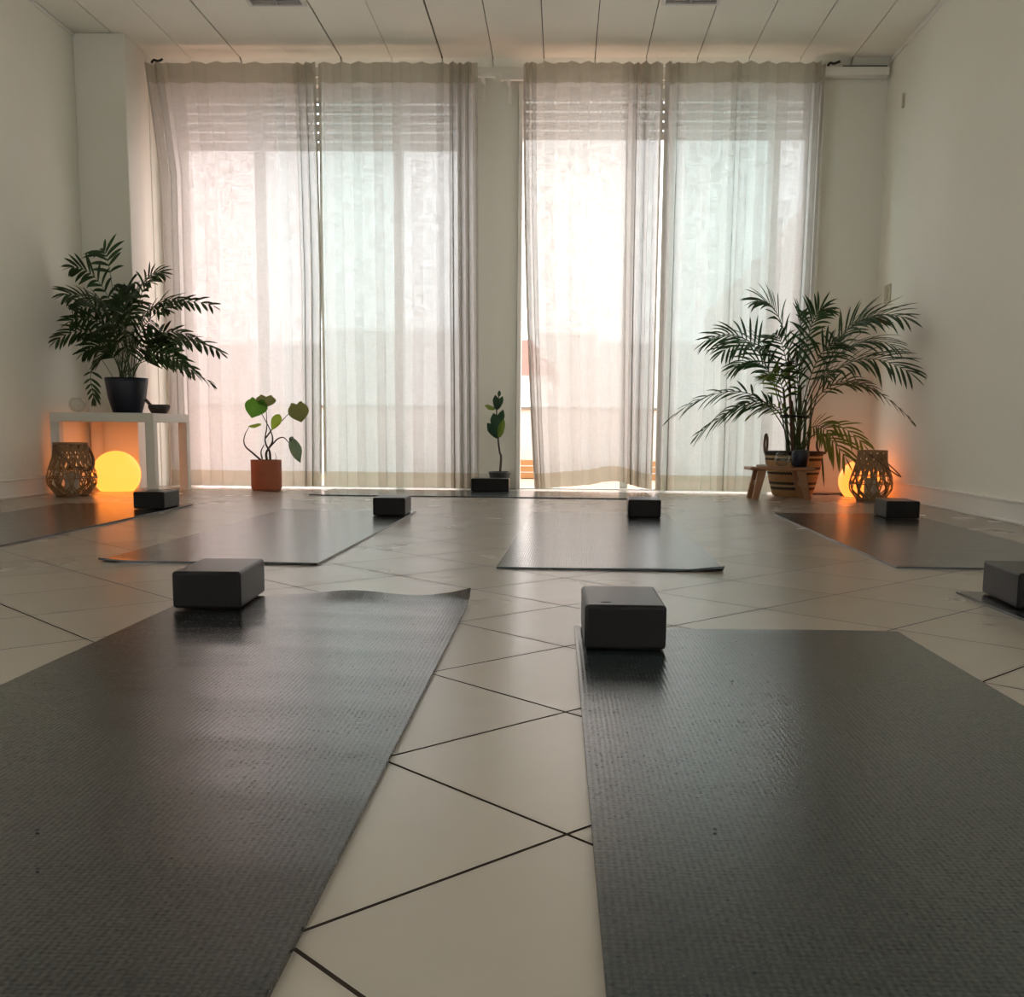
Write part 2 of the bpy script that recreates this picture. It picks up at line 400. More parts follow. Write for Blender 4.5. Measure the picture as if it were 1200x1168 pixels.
struct('trim_3', bbox(P(953.5, 300, 6.68).x, P(958, 300, 6.68).x, 6.67, 6.80, 0, 2.52, .003, 1), MT['trim'], 'pale jamb at the right edge of the right window', 'trim')
struct('trim_4', bbox(W1a, W2b, YW+.0, YW+.09, -.1, .006, .002, 1), MT['threshold'], 'pale stone threshold under the windows', 'trim')
struct('trim_5', bbox(XL, XL+.012, YB, PY0, ZC-.022, ZC-.002, .003, 1), MT['trim'], 'thin white cornice along the left wall', 'trim')
struct('trim_6', bbox(XR-.014, XR, YB, YW, ZC-.028, ZC-.002, .003, 1), MT['trim'], 'thin white cornice along the right wall', 'trim')

# ---------------------------------------------------------------- windows
def window(name, label, xa, xb, stiles, panes, shut_z, sl, Y0=6.83):
    o = empty(name, label, 'window', ((xa+xb)/2, Y0, 0)); o['kind'] = 'structure'; cx = (xa+xb)/2
    bm = bmesh.new(); f = .05
    for x0, x1 in stiles: box(bm, x0-cx, x1-cx, -.025, .025, .01, ZO)
    box(bm, xa-cx, xb-cx, -.03, .03, ZO-.06, ZO); box(bm, xa-cx, xb-cx, -.012, .012, -.02, .008)
    bmesh.ops.bevel(bm, geom=list(bm.edges), offset=.004, segments=1, affect='EDGES')
    link('window_frame', bm, MT['frame'], o)
    for x0, x1, m in panes:
        link('window_pane', bbox(x0-cx, x1-cx, -.003, .003, .045, ZO-.06), MT[m], o)
    # roller shutter, partly lowered, slats joined by bridges that leave small light holes
    bm = bmesh.new(); z = ZO; sh = .0575; hole = .012; ys, ye = .07, .0755
    z = shut_z
    box(bm, xa-cx, xb-cx, ys-.004, ye+.004, z, z+.05); z += .05
    k = 0
    while z < ZO+.05:
        box(bm, xa-cx, xb-cx, ys, ye, z+hole, z+sh)
        x = xa-cx
        pitch = .029; hw = .015
        while x < xb-cx:
            box(bm, x, min(x+pitch-hw, xb-cx), ys+.001, ye-.001, z, z+hole)
            x += pitch
        z += sh; k += 1
    so = link('roller_shutter', bm, MT['shutter'], o)
    so['label'] = sl
    return o
def X_(px, Y=6.83): return P(px, 300, Y).x
for wname, wx_, wl in (('added_window_left', XL-.1, 'added unseen window in the left wall behind the viewpoint, brightens the room'), ('added_window_right', XR+.1, 'added unseen window in the right wall behind the viewpoint, brightens the room')):
    o = empty(wname, wl, 'window', (wx_, (SWa+SWb)/2, SWz)); o['kind'] = 'structure'  # out of view, added only to lift wall and ceiling brightness
    hw_ = (SWb-SWa)/2; hh_ = SWt-SWz; bm = bmesh.new()
    for y in (-hw_, -.03, hw_-.06): box(bm, -.03, .03, y, y+.06, 0, hh_)
    box(bm, -.03, .03, -hw_, hw_, 0, .06); box(bm, -.03, .03, -hw_, hw_, hh_-.06, hh_)
    link('window_frame', bm, MT['frame'], o)
    for y0, y1 in ((-hw_+.06, -.03), (.03, hw_-.06)): link('window_pane', bbox(-.003, .003, y0, y1, .06, hh_-.06), MT['glass_clear'], o)
w1s = [(W1a, X_(218)), (X_(301.5), X_(313)), (X_(463), X_(473.5)), (X_(536), W1b)]
window('window_1', 'tall left window with lowered shutter behind sheer curtains', W1a, W1b, w1s,
       [(X_(218), X_(301.5), 'glass_rose'), (X_(313), X_(376), 'glass_clear'), (X_(376), X_(463), 'glass_green'), (X_(473.5), X_(536), 'glass_clear')],
       P(380, 177, 6.90).z, 'beige slatted shutter with small light holes')
w2s = [(X_(731), X_(741)), (X_(777), X_(787)), (X_(896), X_(909)), (X_(938), W2b)]
window('window_2', 'tall right sliding window with an open left leaf and lowered shutter', W2a, W2b, w2s,
       [(X_(741), X_(777), 'glass_clear'), (X_(787), X_(896), 'glass_green'), (X_(909), X_(938), 'glass_clear')],
       P(770, 164, 6.90).z, 'beige slatted shutter with small light holes')

# ---------------------------------------------------------------- outside: terrace, parapet, rooftops
yt = YW+.09
struct('terrace_floor', bbox(-6, 6, yt, 8.9, -.15, -.012), MT['terrace'], 'orange terracotta tiled terrace outside the right window', 'terrace')
pz = P(616, 477, 8.75).z
struct('terrace_parapet', bbox(-6, 6, 8.72, 8.9, -.02, pz-.02), MT['ext_white'], 'cream low parapet at the edge of the terrace', 'parapet')
tag(link('parapet_rail', bbox(-6, 6, 8.70, 8.92, pz-.02, pz+.006, .004, 1), MT['metal']), 'dark flat rail capping the terrace parapet', 'rail')
bm = bmesh.new(); pb = P(616, 538, 8.4).z
for i in range(3):
    z0 = -.01+(pb+.01)/3*i; box(bm, -1.2, 1.0, 8.38, 8.42, z0+.004, z0+(pb+.01)/3-.006)
for x in (-1.2, -.1, .96): box(bm, x, x+.04, 8.42, 8.46, -.02, pb-.01)
box(bm, -1.2, 1.0, 8.42, 8.66, .0, .02)
tag(link('planter_box', bm, MT['deck']), 'low wooden slatted planter standing on the terrace', 'planter')
def house(name, label, px0, px1, pytop, Y, depth, mat, roof=None, gable=0):
    a = P(px0, 470, Y).x; b = P(px1, 470, Y).x; z = P((px0+px1)/2, pytop, Y).z
    o = empty(name, label, 'building', ((a+b)/2, Y, -9)); w = (b-a)/2; h = z+9
    bm = bmesh.new(); box(bm, -w, w, 0, depth, 0, h); link('wall', bm, mat, o)
    bm = bmesh.new()
    if roof:
        rh = gable or 1.0
        v = [bm.verts.new(p) for p in ((-w-.2, -.2, h), (w+.2, -.2, h), (w+.2, depth, h), (-w-.2, depth, h), (-w+.5, depth/2, h+rh), (w-.5, depth/2, h+rh))]
        for q in ((0, 1, 5, 4), (1, 2, 5), (2, 3, 4, 5), (3, 0, 4), (0, 3, 2, 1)): bm.faces.new([v[i] for i in q])
        link('roof', bm, roof, o)
    else:
        box(bm, -w-.08, w+.08, -.08, depth+.08, h-.02, h+.12); link('cornice', bm, MT['ext_grey'], o)
    bm = bmesh.new(); n = max(1, int(w*2/2.2))
    for i in range(n):
        x = -w+(i+.5)*2*w/n
        for k in range(2): box(bm, x-.45, x+.45, -.03, .02, h-2.2-k*3, h-1.0-k*3)
    if roof: ww = link('windows', bm, MT['metal'], o); ww['kind'] = 'stuff'
    else: bm.free()
MT['far_render'] = simple('far_facade_render', (.56, .53, .51), .9, .04, 1, 0)
house('apartment_block', 'far pale flat-roofed block behind the right half of the left window', 380, 560, 388, 40, 6, MT['far_render'])
house('apartment_block', 'far lower pale block behind the middle of the left window', 250, 374, 404, 30, 6, MT['far_render'])
house('apartment_block', 'far pale pinkish block at the left edge of the left window', 100, 240, 396, 52, 6, MT['far_render'])
house('tiled_roof_house', 'distant white house with a red tiled roof seen in the curtain gap', 560, 645, 440, 22, 5, MT['ext_white'], MT['roof_red'], .95)
house('apartment_block', 'far pale block with a step behind the right window, open leaf side', 631, 700, 392, 62, 6, MT['far_render'])
house('apartment_block', 'long low pale block behind the middle of the right window', 702, 914, 402, 50, 6, MT['far_render'])
# neighbour house with sloping roof edge at the right
o = empty('neighbour_house', 'pink rendered neighbour house with sloping roof edge behind the right palm', 'building', (0, 11, -6))
a = P(905, 300, 11); b = P(940, 268, 11); c = P(1100, 200, 11)
bm = bmesh.new(); z0 = 0
poly = [(a.x, z0), (a.x, a.z+6), (b.x, b.z+6), (c.x, c.z+7), (c.x+3, z0)]
v1 = [bm.verts.new((x, 0, z)) for x, z in poly]; v2 = [bm.verts.new((x, 5, z)) for x, z in poly]
bm.faces.new(v1); bm.faces.new(v2[::-1])
for i in range(len(poly)): bm.faces.new((v1[i], v2[i], v2[(i+1) % 5], v1[(i+1) % 5]))
link('wall', bm, MT['ext_pink'], o)

# ---------------------------------------------------------------- curtains and rails
def fold(s, seed, n, amp):
    r = random.Random(seed); ph = [r.random()*6.28 for _ in range(6)]
    t = s*n*2*PI+1.1*math.sin(s*5+ph[0])+.8*math.sin(s*11+ph[1])+.45*math.sin(s*23+ph[4])
    a = amp*(.55+.45*math.sin(s*7+ph[2])**2)
    return t, a
def curtain(label, xa, xb, n, seed, dens=(), lift=None, left=None, right=None, Yc=6.50, top=None, zb=.014):
    """xa..xb across, n pleats, dens: (centre, width, gain) of bunched folds, left/right: edge shift by height 0..1 (1 = floor)"""
    o = empty('curtain', label, 'curtain', ((xa+xb)/2, Yc, 0), 0, 'sheer curtains on the rails'); cx = (xa+xb)/2
    zt = 2.555 if top is None else top; NS = 300
    # arc density
    S = np.linspace(0, 1, NS+1); wgt = np.ones(NS+1)
    for c, w, g in dens: wgt += g*np.exp(-((S-c)/w)**2)
    cum = np.concatenate([[0], np.cumsum((wgt[1:]+wgt[:-1])/2)]); cum /= cum[-1]
    rs = random.Random(seed+99)
    drift = [rs.uniform(-1, 1) for _ in range(8)]
    def pt(i, z):
        s = S[i]; q = cum[i]; k = 1-(z/zt)          # 0 top, 1 floor
        t, a = fold(q, seed, n, .010+.008*(wgt[i]-1))
        t += .5*k*math.sin(q*9+drift[0]*3)
        open_ = .75+.35*k
        x = xa+(xb-xa)*s
        if left: x += left(k)*(1-s)
        if right: x += right(k)*s
        sx = (xb-xa)/n*.15*math.sin(2*t+.4*drift[1])*(.35+.35*math.sin(q*17+drift[2]*3)**2)
        edge = min(1, s*14, (1-s)*14)
        return Vector((x+sx*edge*open_-cx, -a*math.sin(t)*open_*2.0+.006*math.sin(z*3+s*8), z))
    def zbot(s, k=0): return zb+(lift(s) if lift else 0)
    def sheet(name, i0, i1, zf, NZ, mat, off=0.0):
        bm = bmesh.new(); rows = []
        for j in range(NZ+1):
            row = []
            for i in range(i0, i1+1):
                z0, z1 = zf(S[i]); z = z0+(z1-z0)*j/NZ
                p = pt(i, z); p.y += off; row.append(bm.verts.new(p))
            rows.append(row)
        for r0, r1 in zip(rows, rows[1:]):
            for u in range(len(r0)-1): bm.faces.new((r0[u], r0[u+1], r1[u+1], r1[u]))
        return link(name, bm, mat, o, True)
    hw = .095
    hd = .115
    tz = lambda s: zt+.004*math.sin(s*n*6.3+seed)
    sheet('curtain_fabric', 0, NS, lambda s: (zbot(s)+hw, zt-hd), 26, MT['sheer'])
    h = sheet('hem', 0, NS, lambda s: (zbot(s), zbot(s)+hw), 4, MT['sheer_double']); h['label'] = 'denser doubled hem band'
    h = sheet('header_tape', 0, NS, lambda s: (zt-hd, tz(s)), 4, MT['tape']); h['label'] = 'gathered header tape band'
    h = sheet('side_hem', 0, 5, lambda s: (zbot(0)+hw, zt-hd), 26, MT['sheer_double'], .002)
    h = sheet('side_hem', NS-5, NS, lambda s: (zbot(1)+hw, zt-hd), 26, MT['sheer_double'], .002)
    return o
cX = lambda px: P(px, 300, 6.5).x
curtain('sheer linen curtain panel beside the corner pillar, leftmost of four', cX(184), cX(373.5), 9, 3,
        [(.06, .07, 2.2), (.93, .08, 1.8)], left=lambda k: -.035+.075*min(1, k*4) if k < 1 else .04, right=lambda k: .02*(k > .0)*(1-abs(k-.5)*2))
curtain('sheer linen curtain panel left of the central column, second from left', cX(376), cX(561), 10, 11,
        [(.90, .10, 1.6), (.03, .03, .8)], right=lambda k: .02*k-.01)
def lift3(s): return .052*math.exp(-((s-.68)/.20)**2)+.018*math.exp(-((s-.35)/.2)**2)
curtain('sheer linen curtain panel over the open door, third from left', cX(611.5), cX(772), 10, 23,
        [(.04, .05, 1.8), (.86, .10, 2.0)], lift=lift3, left=lambda k: .092*k**1.9, right=lambda k: -.006*k)
curtain('sheer linen curtain panel behind the tall basket palm, rightmost of four', cX(774.5), cX(955), 10, 37,
        [(.05, .05, 1.6), (.95, .06, 2.5), (.45, .05, 1.3)], right=lambda k: .02-.03*k)

def rail(name, label, x0, x1, z, brackets, h=.035):
    o = empty(name, label, 'curtain rail', ((x0+x1)/2, 6.60, z)); cx = (x0+x1)/2
    link('rail', bbox(x0-cx, x1-cx, -.014, .014, -h/2, h/2, .004), MT['trim'], o)
    for x in brackets:
        bm = bmesh.new(); box(bm, x-.012-cx, x+.012-cx, -.02, .12, -h/2-.006, -h/2+.004); box(bm, x-.012-cx, x+.012-cx, .105, .12, -.12, h/2)
        bmesh.ops.bevel(bm, geom=list(bm.edges), offset=.002, segments=1, affect='EDGES')
        link('bracket', bm, MT['trim'], o)
    for x in (x0, x1): link('end_cap', bbox(x-.008-cx, x+.008-cx, -.018, .018, -h/2-.004, h/2+.004, .003), MT['trim'], o)
    return o
rail('curtain_rail', 'white curtain rail over the left window', P(170, 84, 6.60).x, P(579, 88, 6.60).x, P(575, 87, 6.60).z, [P(171, 84, 6.56).x+.01, P(565, 88, 6.56).x])
rail('curtain_rail', 'white curtain rail over the right window', P(588, 89, 6.56).x, P(960, 89, 6.56).x, P(592, 88, 6.56).z, [P(596, 88, 6.56).x])
rx0, rx1 = P(955, 80, 6.62).x, XR-.02; rz = P(1000, 80, 6.62).z
tag(link('pelmet_box', bbox(rx0, rx1, 6.64, 6.72, rz-.030, rz+.018, .004), MT['trim']), 'white box section under the ceiling right of the right window', 'curtain rail')
tag(link('strap_rod', bbox(P(990, 75, 6.6).x, XR-.03, 6.645, 6.657, rz+.0182, rz+.0262, .002), MT['black_plastic']), 'thin dark rod lying on the white box above the right palm', 'rod')
def hook(label, px, py, s):
    bm = bmesh.new(); c = P(px, py, 6.60)
    pts = smoothpts([c+Vector((-.035*s, 0, -.012*s)), c+Vector((-.02*s, 0, .004)), c, c+Vector((.02*s, 0, .006)), c+Vector((.036*s, 0, .012*s))])
    tube(bm, pts, .0075, 6); tag(link('cord_hook', bm, MT['black_plastic'], None, True), label, 'hook')
hook('small black hook under the ceiling right of the rightmost curtain', 977, 74.5, 1)
hook('small black hook under the ceiling above the leftmost curtain', 184, 71.5, -1)

# ---------------------------------------------------------------- ceiling fittings
def vent(label, x0, x1, y1, L=.62):
    o = empty('ceiling_light', label, 'ceiling light', ((x0+x1)/2, y1-L/2, ZC), 0, 'recessed ceiling fittings'); w = (x1-x0)/2; l = L/2
    bm = bmesh.new(); t = .018; z0, z1 = -.014, -.001
    box(bm, -w, -w+t, -l, l, z0, z1); box(bm, w-t, w, -l, l, z0, z1); box(bm, -w+t, w-t, -l, -l+t, z0, z1); box(bm, -w+t, w-t, l-t, l, z0, z1)
    link('trim_frame', bm, MT['white_plastic'], o)
    bm = bmesh.new(); box(bm, -.006, .006, -l+t, l-t, -.011, -.003)
    for i in range(1, 12):
        y = -l+t+(2*l-2*t)*i/12; box(bm, -w+t, w-t, y-.002, y+.002, -.010, -.003)
    link('louvre', bm, MT['metal'], o)
    link('reflector', bbox(-w+t, w-t, -l+t, l-t, -.003, -.001), MT['metal'], o)
vent('unlit square louvred light in the ceiling, left of centre', -1.715, -1.405, 5.86)
vent('unlit square louvred light in the ceiling, right of centre', .495, .80, 5.855)

# ---------------------------------------------------------------- switch, strap slots on right wall
o = empty('light_switch', 'small cream switch plate on the right wall behind the palm tips', 'switch', (XR, 6.50, P(1040, 343, 6.45).z))
link('plate', bbox(-.010, 0, -.055, .055, -.055, .055, .003), MT['aged_plastic'], o)
link('rocker', bbox(-.016, -.009, -.022, .022, -.032, .032, .003), MT['aged_plastic'], o)
tag(link('strap_guide', bbox(XR-.012, XR, 6.38, 6.40, P(1055, 127, 6.4).z, P(1055, 110, 6.4).z, .003), MT['aged_plastic']), 'short dark strap guide high on the right wall near the corner', 'strap guide')

# ---------------------------------------------------------------- yoga mats
def yoga_mat(label, cx, ynear, yfar, w, rot, mat, zf=None, th=.0055, along='Y'):
    L = yfar-ynear; cy = (yfar+ynear)/2
    NX, NY = 26, 70
    bm = bmesh.new(); T = []; B = []
    rnd = random.Random(int(abs(cx*1000))+int(yfar*10))
    for j in range(NY+1):
        rt = []; rb = []
        for i in range(NX+1):
            u = i/NX*2-1; v = j/NY*2-1
            x = u*w/2; y = v*L/2
            z = .0006+.0006*math.sin(3*x+rnd.random()*.2)
            e = max(0, abs(v)-.985)/.015
            z += .0015*e*e*(.5+.5*math.sin(u*3))
            if zf:
                z += zf(u, v); 
            rt.append(bm.verts.new((x, y, z+th))); rb.append(bm.verts.new((x, y, z)))
        T.append(rt); B.append(rb)
    for j in range(NY):
        for i in range(NX):
            bm.faces.new((T[j][i], T[j][i+1], T[j+1][i+1], T[j+1][i])); bm.faces.new((B[j][i], B[j+1][i], B[j+1][i+1], B[j][i+1]))
    for loop in ([(j, 0) for j in range(NY+1)], [(j, NX) for j in range(NY+1)], [(0, i) for i in range(NX+1)], [(NY, i) for i in range(NX+1)]):
        a = [bm.verts.new(T[j][i].co) for j, i in loop]; b = [bm.verts.new(B[j][i].co) for j, i in loop]
        for k in range(len(a)-1): bm.faces.new((a[k], a[k+1], b[k+1], b[k]))
    o = link('yoga_mat', bm, MT[mat], None, True)
    for p in o.data.polygons:
        if abs(p.normal.z) < .5: p.use_smooth = False
    o.location = (cx, cy, 0); o.rotation_euler = (0, 0, math.radians(rot))
    tag(o, label, 'yoga mat', 'yoga mats laid out on the tiles'); return o
def curl_nl(u, v):
    e = max(0, (v-.86)/.14)
    a = .011*math.exp(-((u-.15)/.30)**2)*e**2+.003*e*e*min(1, max(0, (u+.45)*4))
    c = .020*max(0, (u-.55)/.45)**2*max(0, (v-.90)/.10)**2
    r = .0022*math.sin(v*34+1.5*u)*(.3+.7*max(0, v+.3))*max(0, 1-abs(u-.1)*.6)
    return a+c+max(0, r)*min(1, max(0, (u+.5)*4))
yoga_mat('large near grey blue mat in the left foreground with a lifted far corner', -.502, .42, 2.27, .615, .3, 'mat_grey', curl_nl)
yoga_mat('large near teal grey mat in the right foreground', .340, .11, 1.955, .615, 0.3, 'mat_teal', lambda u, v: .0035*max(0, (-u-.9)/.1)*max(0, (v-.9)/.1))
yoga_mat('middle row mat left of centre, behind the left foreground mat', -.980, 2.84, 4.71, .62, -.4, 'mat_grey', lambda u, v: .007*max(0, (-v-.97)/.03)*max(0, (-u-.7)/.3)+.004*max(0, (v-.97)/.03)*max(0, (-u-.6)/.4))
yoga_mat('middle row mat right of centre, behind the right foreground mat', .153, 2.815, 4.73, .622, -1.1, 'mat_blue', lambda u, v: .010*max(0, (-v-.985)/.015)*max(0, (u-.7)/.3))
yoga_mat('mat along the left wall in front of the white table', -2.082, 3.10, 4.96, .625, 1.2, 'mat_grey')
yoga_mat('mat along the right wall in front of the stool and lantern', 1.290, 2.94, 4.88, .64, -1.1, 'mat_grey')
bk = yoga_mat('mat lying crosswise along the foot of the curtains', -.455, 6.105-.97, 6.105+.97, .60, -90.6, 'mat_blue')
bk.location.y = 6.105
yoga_mat('mat at the right edge mostly hidden outside the frame', 1.265, .62, 2.49, .615, .5, 'mat_grey')

# ---------------------------------------------------------------- blocks
def block_mesh(w, d, h):
    bm = bbox(-w/2, w/2, -d/2, d/2, 0, h, .007, 3); return bm
bproto = None
def yoga_block(label, fx, fy, rot, w=.140, d=.225, h=.077, logo=False):
    """fx,fy: middle of the near face foot"""
    global bproto
    r = math.radians(rot)
    o = link('yoga_block', block_mesh(w, d, h), MT['block'], None, True)
    for p in o.data.polygons: p.use_smooth = p.area < .0006
    o.location = (fx-math.sin(r)*d/2, fy+math.cos(r)*d/2, .0085 if fy < 3 else .0080); o.rotation_euler = (0, 0, r)
    tag(o, label, 'yoga block', 'black foam blocks on the mats')
    return o
b1 = yoga_block('black foam block on the left foreground mat', -.727, 2.080, 3.5, d=.225)
b2 = yoga_block('black foam block on the right foreground mat', .112, 1.742, .5, d=.225)
# lotus mark pressed into the top of the near right block
bm = bmesh.new()
for k in range(5):
    a = math.radians(-60+30*k); L = .012 if k in (1, 2, 3) else .011
    base = Vector((0, -.004, .0)); t = Vector((math.sin(a), math.cos(a), 0)); s = Vector((t.y, -t.x, 0))
    pts = [base+t*L*q+s*.0028*math.sin(PI*q)*sg for sg, rng in ((1, (0, .25, .5, .75, 1)), (-1, (.75, .5, .25))) for q in rng]
    va = [bm.verts.new((p.x, p.y, 0)) for p in pts]; vb = [bm.verts.new((p.x, p.y, .0004)) for p in pts]
    bm.faces.new(va); bm.faces.new(vb)
    for i in range(8): bm.faces.new((va[i], va[(i+1) % 8], vb[(i+1) % 8], vb[i]))
lg = link('lotus_mark', bm, MT['block_logo'], b2); lg.location = (-.032, -.080, .0769)
yoga_block('black foam block on the middle mat left of centre', -.743, 4.430, 1.5)
yoga_block('black foam block on the middle mat right of centre', .360, 4.495, -2, w=.142)
yoga_block('black foam block on the mat in front of the white table', -1.872, 4.635, 3)
yoga_block('black foam block on the mat in front of the right lantern', 1.506, 4.605, -3, w=.145)
yoga_block('black foam block lying lengthwise at the foot of the column', -.436, 6.275, 0, w=.230, d=.130)
yoga_block('black foam block at the right edge of the picture', 1.052, 2.222, -4, d=.235)

def crumb(label, px, py, s):
    d = RM @ Vector(((px-CX)/FPX, -(py-CY)/FPX, -1)); p = CAMP+d*((.0075-CAMH)/d.z)
    bm = bmesh.new(); bmesh.ops.create_icosphere(bm, subdivisions=1, radius=s)
    for v in bm.verts: v.co.z *= .5; v.co += Vector((random.uniform(-1, 1), random.uniform(-1, 1), 0))*s*.25
    o = link('crumb', bm, MT['black_plastic']); o.location = (p.x, p.y, .0072+s*.5); tag(o, label, 'crumb', 'dark crumbs on the near mats')
crumb('tiny dark crumb on the left foreground mat near the left picture edge', 44, 973, .0022)
crumb('tiny dark crumb on the left foreground mat below another crumb', 44, 1018, .0016)
crumb('tiny dark crumb on the right foreground mat right of the block', 858, 799, .0020)
crumb('tiny dark crumb in the middle of the right foreground mat', 838, 972, .0018)
# ---------------------------------------------------------------- white table
tx, ty = -2.54, 5.955; tw = .29; td = .275
o = empty('side_table', 'square white side table in the left corner carrying the potted palm', 'table', (tx, ty, 0))
link('tabletop', bbox(-tw, tw, -td, td, .402, .452, .002, 1), MT['lacquer'], o)
for sx in (-1, 1):
    for sy in (-1, 1):
        x0, y0 = (sx*tw if sx < 0 else tw-.05), (-td if sy < 0 else td-.05)
        link('leg', bbox(x0, x0+.05, y0, y0+.05, 0, .402, .002, 1), MT['lacquer'], o)

# ---------------------------------------------------------------- glowing globes
def globe(label, x, y, r, mat):
    o = empty('globe_lamp', label, 'lamp', (x, y, 0), 0, 'glowing globe lamps on the floor')
    bm = bmesh.new(); zc = r*.74; prof = []
    a0 = math.asin(-zc*.985/r)
    for i in range(31):
        a = a0+(PI/2-a0)*i/30; prof.append((max(0, r*math.cos(a)), zc+r*math.sin(a)))
    prof[-1] = (0, zc+r); lathe(bm, [(0, prof[0][1])]+prof, 48)
    link('globe_shade', bm, mat, o, True)
    bm = bmesh.new(); lathe(bm, [(0, 0), (r*.5, 0), (r*.52, .002), (0, .0025)], 32); link('lamp_base', bm, MT['white_plastic'], o)
    return o
globe('large round yellow glowing lamp under the white table', -2.615, 6.02, .135, MT['glow'])
globe('round amber glowing lamp half hidden behind the right lantern', 1.795, 6.30, .128, MT['glow_dim'])

# ---------------------------------------------------------------- bamboo lanterns
def lantern(label, x, y, rz, H=.29, R=.125, rt=.083, rb=.075, side=1):
    o = empty('bamboo_lantern', label, 'lantern', (x, y, 0), rz, 'woven bamboo lanterns on the floor')
    def prof(z):
        t = z/H
        pts = [(0, rb), (.10, rb+.022), (.22, R*.97), (.34, R), (.46, R*.95), (.62, R*.80), (.80, rt*1.03), (1, rt)]
        for (a, ra), (b, rbb) in zip(pts, pts[1:]):
            if t <= b:
                q = (t-a)/(b-a); q = q*q*(3-2*q) if False else q
                return ra+(rbb-ra)*q
        return rt
    def S(th, z, dr=0): r = prof(z)+dr; return Vector((r*math.cos(th), r*math.sin(th), z))
    bm = bmesh.new(); up = lambda p: Vector((p.x, p.y, 0)) if abs(p.x)+abs(p.y) > 1e-6 else Vector((1, 0, 0))
    n = 13
    for k in range(n):
        for d in (1, -1):
            th0 = 2*PI*k/n; pts = []
            for j in range(19):
                z = .008+(H-.02)*j/18; pts.append(S(th0+d*(1.25*j/18+.22*math.sin(j/18*2*PI)), z, .0015*d))
            tube(bm, pts, .0044, 4, .38, up=up)
        # short counter-strips low on the belly and steep strips on the neck
        th0 = 2*PI*(k+.5)/n
        for d in (1, -1):
            pts = [S(th0+d*.30*math.sin(j/8*PI), .015+.115*j/8, .003) for j in range(9)]
            tube(bm, pts, .0036, 4, .38, up=up)
            pts = [S(th0+d*.17*math.sin(j/8*2*PI), H*.50+H*.47*j/8, .003) for j in range(9)]
            tube(bm, pts, .0050, 4, .34, up=up)
            pts = [S(th0+.24+d*(.55*j/8-.27), H*.46+H*.52*j/8, .0045) for j in range(9)]
            tube(bm, pts, .0046, 4, .34, up=up)
    link('woven_body', bm, MT['bamboo'], o)
    for z, w in ((.006, .006), (H*.345, .0035), (H*.50, .003), (H-.008, .008), (H*.86, .0035)):
        bm = bmesh.new(); tube(bm, [S(2*PI*i/40, z, .003) for i in range(40)], w, 6, .5, True, up=up)
        link('hoop', bm, MT['bamboo_dark'] if z in (.006,) else MT['bamboo'], o, True)
    bm = bmesh.new(); lathe(bm, [(0, .004), (rb, .004), (rb, .010), (0, .010)], 32); link('base_plate', bm, MT['bamboo_dark'], o)
    # handle strap fallen to one side
    bm = bmesh.new(); pts = []
    for i in range(25):
        a = PI*i/24
        ca, sa = math.cos(a), math.sin(a)
        pts.append(Vector((side*(sa*(prof(H*.55)+.055)), ca*(rt+.010), H*.93-sa*H*.43)))
    tube(bm, smoothpts(pts, 2), .0085, 6, .42, up=lambda p: Vector((side*.6, 0, .8)))
    link('handle', bm, MT['bamboo_dark'], o, True)
    bm = bmesh.new(); lathe(bm, [(0, .011), (.034, .011), (.036, .014), (.036, .125), (.030, .130), (0, .127)], 28); link('candle', bm, MT['wax'], o, True)
    return o
lantern('woven bamboo lantern in front of the white table, left corner', -2.655, 5.545, math.radians(-38))
lantern('woven bamboo lantern by the right wall beside the stool', 1.742, 5.905, math.radians(-28), .288, .116, .076, .066)

# ---------------------------------------------------------------- small stool and things on it
o = empty('wooden_stool', 'small reddish wooden stool with splayed legs in front of the palm basket', 'stool', (1.245, 6.0, 0), math.radians(3))
link('seat', bbox(-.185, .185, -.085, .085, .166, .184, .005), MT['wood'], o)
for sx in (-1, 1):
    for sy in (-1, 1):
        bm = bmesh.new(); t = .013
        ct = Vector((sx*.112, sy*.055, .166)); cb = Vector((sx*.150, sy*.070, 0))
        q = lambda c, a: [(c.x-a, c.y-t, c.z), (c.x+a, c.y-t, c.z), (c.x+a, c.y+t, c.z), (c.x-a, c.y+t, c.z)]
        hexa(bm, q(cb, .017), q(ct, .024)); bmesh.ops.bevel(bm, geom=list(bm.edges), offset=.003, segments=2, affect='EDGES')
        link('leg', bm, MT['wood'], o)
    bm = bmesh.new(); c = sx*.128; box(bm, c-.008, c+.008, -.05, .05, .075, .105); link('stretcher', bm, MT['wood'], o)
ztop = .184
bm = bmesh.new(); lathe(bm, [(0, 0), (.034, 0), (.045, .012), (.050, .045), (.050, .075), (.044, .092), (.030, .099), (.026, .099), (.040, .088), (.045, .073), (.045, .045), (.038, .010), (0, .008)], 36)
q = link('vase', bm, MT['navy'], None, True); vp = P(937.5, 545, 6.0); q.location = (vp.x, 6.0, ztop+.0005); tag(q, 'dark navy rounded pot on the wooden stool', 'vase')
def glassbowl(label, x, y, z, r, hh):
    bm = bmesh.new(); pr = []
    for i in range(15):
        a = -PI/2+(PI*.80)*i/14; pr.append((max(0, r*math.cos(a)), hh/2+hh/2*math.sin(a)*1.05+.002))
    inner = [(max(0, a-.0022), b+.002 if a < .02 else b) for a, b in pr[::-1]]
    pr[0] = (0, pr[0][1]); inner[-1] = (0, pr[0][1]+.003)
    lathe(bm, pr+inner, 40)
    q = link('glass_bowl', bm, MT['glass_ware'], None, True); q.location = (x, y, z); return tag(q, label, 'glass bowl')
gp = P(916.5, 545, 5.97); glassbowl('small round clear glass on the wooden stool beside the navy pot', gp.x, 5.97, ztop+.001, .046, .088)
cp = P(893, 543, 6.0)
